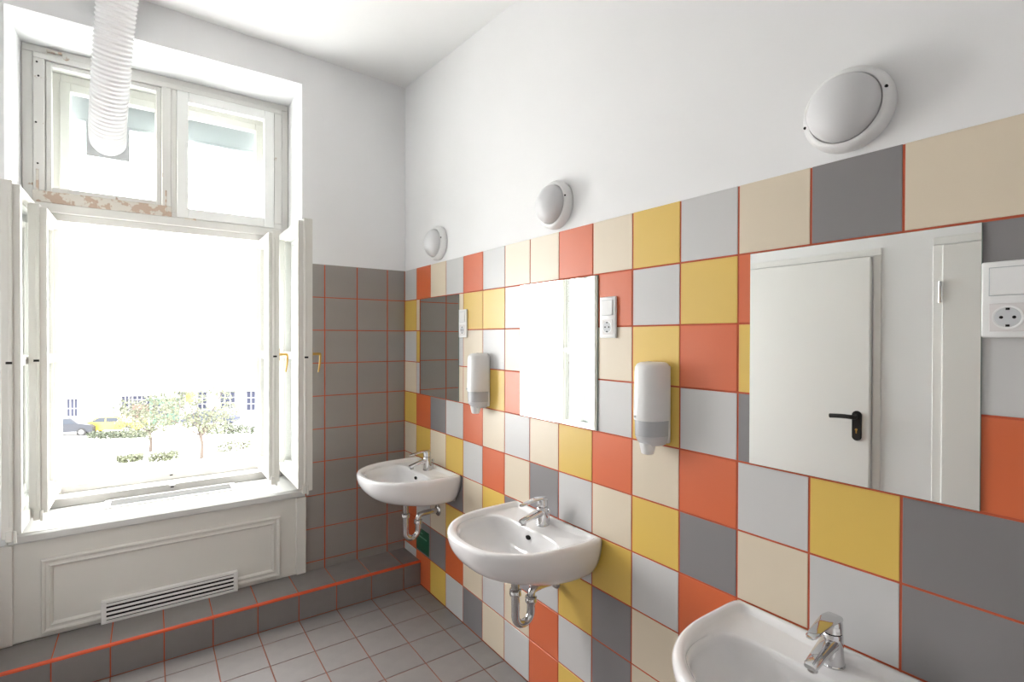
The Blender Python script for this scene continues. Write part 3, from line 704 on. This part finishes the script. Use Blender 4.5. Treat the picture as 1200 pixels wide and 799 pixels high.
U = lambda x: fpx(x, 470)[0]
building('shop_building', U(40), U(140), H1, 9, 'facade_pale', 'pale low shop building with narrow dark windows beyond the parked cars', [it(79, 92, 466, 489, nx=3), it(102, 118, 478, 490, 'facade_grey', 0, 0), it(124, 136, 476, 490, 'facade_grey', 0, 0)])
building('shop_building', U(141), U(205), H2, 10, 'facade_grey', 'grey and brown low shop building behind the trees', [it(143, 152, 464, 489, nx=2), it(155, 180, 474, 490, 'facade_brown', 0, 0), it(156, 178, 463, 472, nx=4)])
building('shop_building', U(206), U(360), H3, 11, 'facade_pale', 'pale low shop building with multi-pane windows and a yellow sign', [it(208, 216, 458, 478, nx=2, nz=3), it(218, 227, 460, 471, 'sign_yellow', 0, 0), it(232, 243, 456, 480, nx=2, nz=3), it(258, 276, 456, 478, nx=3, nz=3), it(289, 306, 456, 480, nx=3, nz=3), it(320, 336, 456, 480, nx=3, nz=3)])

def on_ground(o, a, b, rz): o.location = gpt(a, b); o.rotation_euler = (0, 0, rz); return o
# green kiosk
k = empty('kiosk'); on_ground(k, 193, 497, FANG)
box('body', 'kiosk_green', k, -0.9, 0.9, -0.8, 0.8, 0, 2.3, 0.04); box('roof', 'kiosk_green', k, -1.1, 1.1, -1.0, 1.0, 2.3, 2.5, 0.05); box('counter_window', 'shop_glass', k, -0.6, 0.6, -0.84, -0.78, 1.0, 1.9)
tag(k, 'small dark green kiosk standing behind the trees', 'kiosk')

def car(name, m, label, sign=False):
    c = empty(name)
    prof = [(-2.2, 0.35), (-2.25, 0.75), (-1.95, 0.95), (-1.55, 1.0), (-0.95, 1.42), (0.55, 1.45), (1.15, 1.02), (2.0, 0.88), (2.22, 0.7), (2.2, 0.35)]
    bm = bmesh.new()
    loft(bm, [[(x, y, z if z < 1.1 else z) for x, z in [(px*(1 if abs(y) < 0.8 else 0.985), pz) for px, pz in prof]] for y in (-0.88, -0.6, 0.6, 0.88)])
    for v in bm.verts:
        if v.co.z > 1.1: v.co.y *= 0.8
    body = finish('body', bm, m, c)
    for s in (-1, 1):
        bm = bmesh.new(); y = s*0.80
        for q in ([(-1.35, 1.02), (-0.85, 1.34), (-0.28, 1.37), (-0.28, 1.02)], [(-0.2, 1.02), (-0.2, 1.37), (0.48, 1.37), (0.95, 1.02)]):
            loft(bm, [[(x, s*(0.9-0.48*max(0, z-1.02)), z) for x, z in q], [(x, s*(0.80-0.3*max(0, z-1.02)), z) for x, z in q]])
        finish('side_window', bm, 'car_glass', c)
        for x in (-1.4, 1.4):
            bm = bmesh.new(); lathe(bm, [(0.2, s*0.72), (0.32, s*0.72), (0.32, s*0.92), (0.2, s*0.92)], 18, 'y', (x, 0, 0.32)); w_ = finish('wheel', bm, 'tyre', c)
            bm = bmesh.new(); lathe(bm, [(0.2, s*0.90), (0.18, s*0.935)], 14, 'y', (x, 0, 0.32)); finish('hub_cap', bm, 'hub', w_)
    if sign: box('roof_sign', 'facade_pale', c, -0.35, -0.1, -0.3, 0.3, 1.45, 1.6, 0.03)
    return tag(c, label, 'car')
on_ground(car('taxi', 'taxi_yellow', 'yellow taxi car with roof sign driving past the trees', True), 134, 506.5, FANG+0.06)
on_ground(car('parked_car', 'car_grey', 'dark grey saloon car beside the yellow taxi'), 79, 509.5, FANG+0.10)
on_ground(car('parked_car', 'car_blue', 'blue grey car half hidden behind the trees'), 248, 498, FANG-0.02)

def foliage(bm, cx, cz, r, n, sz, rnd, flat=0.8):
    for _ in range(n):
        d = Vector((rnd.gauss(0, 1), rnd.gauss(0, 1), rnd.gauss(0, 1))).normalized()*(r*rnd.random()**0.35); d.z *= flat
        p = Vector((cx[0], cx[1], cz))+d; u = Vector((rnd.gauss(0, 1), rnd.gauss(0, 1), rnd.gauss(0, 1))).normalized(); v = u.orthogonal().normalized(); s = sz*(0.6+rnd.random()*0.8)
        bm.faces.new([bm.verts.new(q) for q in (p-u*s, p+v*s*0.55, p+u*s, p-v*s*0.55)])
def tree(a, b, h, spread, seed, label):
    rnd = random.Random(seed); t = empty('tree'); t.location = gpt(a, b)
    bm = bmesh.new(); tips = []
    tube(bm, catmull([(0, 0, -0.1), (0.05, 0, h*0.16), (-0.05, 0.05, h*0.32)], 4), [0.13-0.006*k for k in range(9)], 8)
    for i in range(11):
        an = 2.399*i; e = (rnd.random()*0.8+0.25)*spread; tp = Vector((math.cos(an)*e, math.sin(an)*e, h*(0.42+0.5*rnd.random()*(1.15-e/spread*0.6))))
        tube(bm, catmull([(-0.05, 0.05, h*(0.24+0.012*i)), tp*0.5+Vector((0, 0, h*0.16)), tp], 3), [0.06-0.007*k for k in range(7)], 6); tips.append(tp)
    finish('trunk', bm, 'bark', t)
    bm = bmesh.new()
    for tp in tips: foliage(bm, tp, tp.z, 0.75+rnd.random()*0.5, 150, 0.095, rnd)
    foliage(bm, (0, 0), h*0.62, spread*0.9, 180, 0.085, rnd)
    f = finish('foliage', bm, 'leaf', t); f['kind'] = 'stuff'
    return tag(t, label, 'tree', 'street trees on the square')
tree(176, 529, 4.3, 2.0, 3, 'small leafy street tree closer to the yellow taxi')
tree(236, 537, 5.2, 2.9, 8, 'wider leafy street tree in front of the yellow sign')
def shrub(a, b, w, d, h, seed, label, m='leaf', n=500, rz=0):
    rnd = random.Random(seed); t = empty('shrub'); t.location = gpt(a, b); t.rotation_euler = (0, 0, rz)
    bm = bmesh.new()
    for i in range(9): tube(bm, [(rnd.uniform(-w, w)*0.6, rnd.uniform(-d, d)*0.6, -0.02), (rnd.uniform(-w, w)*0.8, rnd.uniform(-d, d)*0.7, h*0.8)], 0.015, 5)
    finish('stems', bm, 'bark', t)
    bm = bmesh.new()
    for _ in range(n):
        p = Vector((rnd.uniform(-w, w), rnd.uniform(-d, d), rnd.uniform(0.03, h))); u = Vector((rnd.gauss(0, 1), rnd.gauss(0, 1), rnd.gauss(0, 1))).normalized(); v = u.orthogonal().normalized(); s = 0.09*(0.6+rnd.random()*0.8)
        bm.faces.new([bm.verts.new(q) for q in (p-u*s, p+v*s*0.55, p+u*s, p-v*s*0.55)])
    f = finish('foliage', bm, m, t); f['kind'] = 'stuff'
    return tag(t, label, 'shrub', 'shrubs around the street trees')
shrub(152, 541, 0.7, 0.4, 0.45, 1, 'low loose shrub at the foot of the smaller street tree')
shrub(192, 539, 0.8, 0.5, 0.5, 2, 'low loose shrub between the two street trees')
shrub(276, 528, 1.1, 0.6, 0.8, 4, 'low green shrub beside the wider street tree')
shrub(140, 513, 2.2, 0.5, 0.5, 5, 'long dark clipped hedge in front of the taxi', 'hedge_leaf', 1400, FANG)
shrub(275, 508, 2.6, 0.5, 0.7, 6, 'long clipped hedge in front of the multi-pane shop windows', 'hedge_leaf', 1400, FANG)
def post(a, b, h, label):
    l = empty('street_lamp'); l.location = gpt(a, b)
    bm = bmesh.new(); lathe(bm, [(0.14, 0), (0.12, 0.5), (0.06, 0.7), (0.045, h)], 12); finish('pole', bm, 'post_grey', l, smooth=True)
    bm = bmesh.new(); lathe(bm, [(0.05, h), (0.2, h+0.1), (0.24, h+0.28), (0.16, h+0.46), (0.03, h+0.52)], 16); finish('globe', bm, 'post_grey', l, smooth=True)
    tag(l, label, 'street lamp', 'street lamps on the square')
post(128, 497, 3.6, 'slim street lamp with globe head beside the pale shop building')
post(229, 496, 3.9, 'slim street lamp with globe head beside the yellow sign')
bm = bmesh.new(); lathe(bm, [(0.12, 0), (0.12, 0.7), (0.09, 0.8), (0.02, 0.86)], 14); bo = finish('bollard', bm, 'post_grey', None, smooth=True); bo.location = gpt(107, 549)
tag(bo, 'short grey metal bollard alone on the paved square', 'bollard')
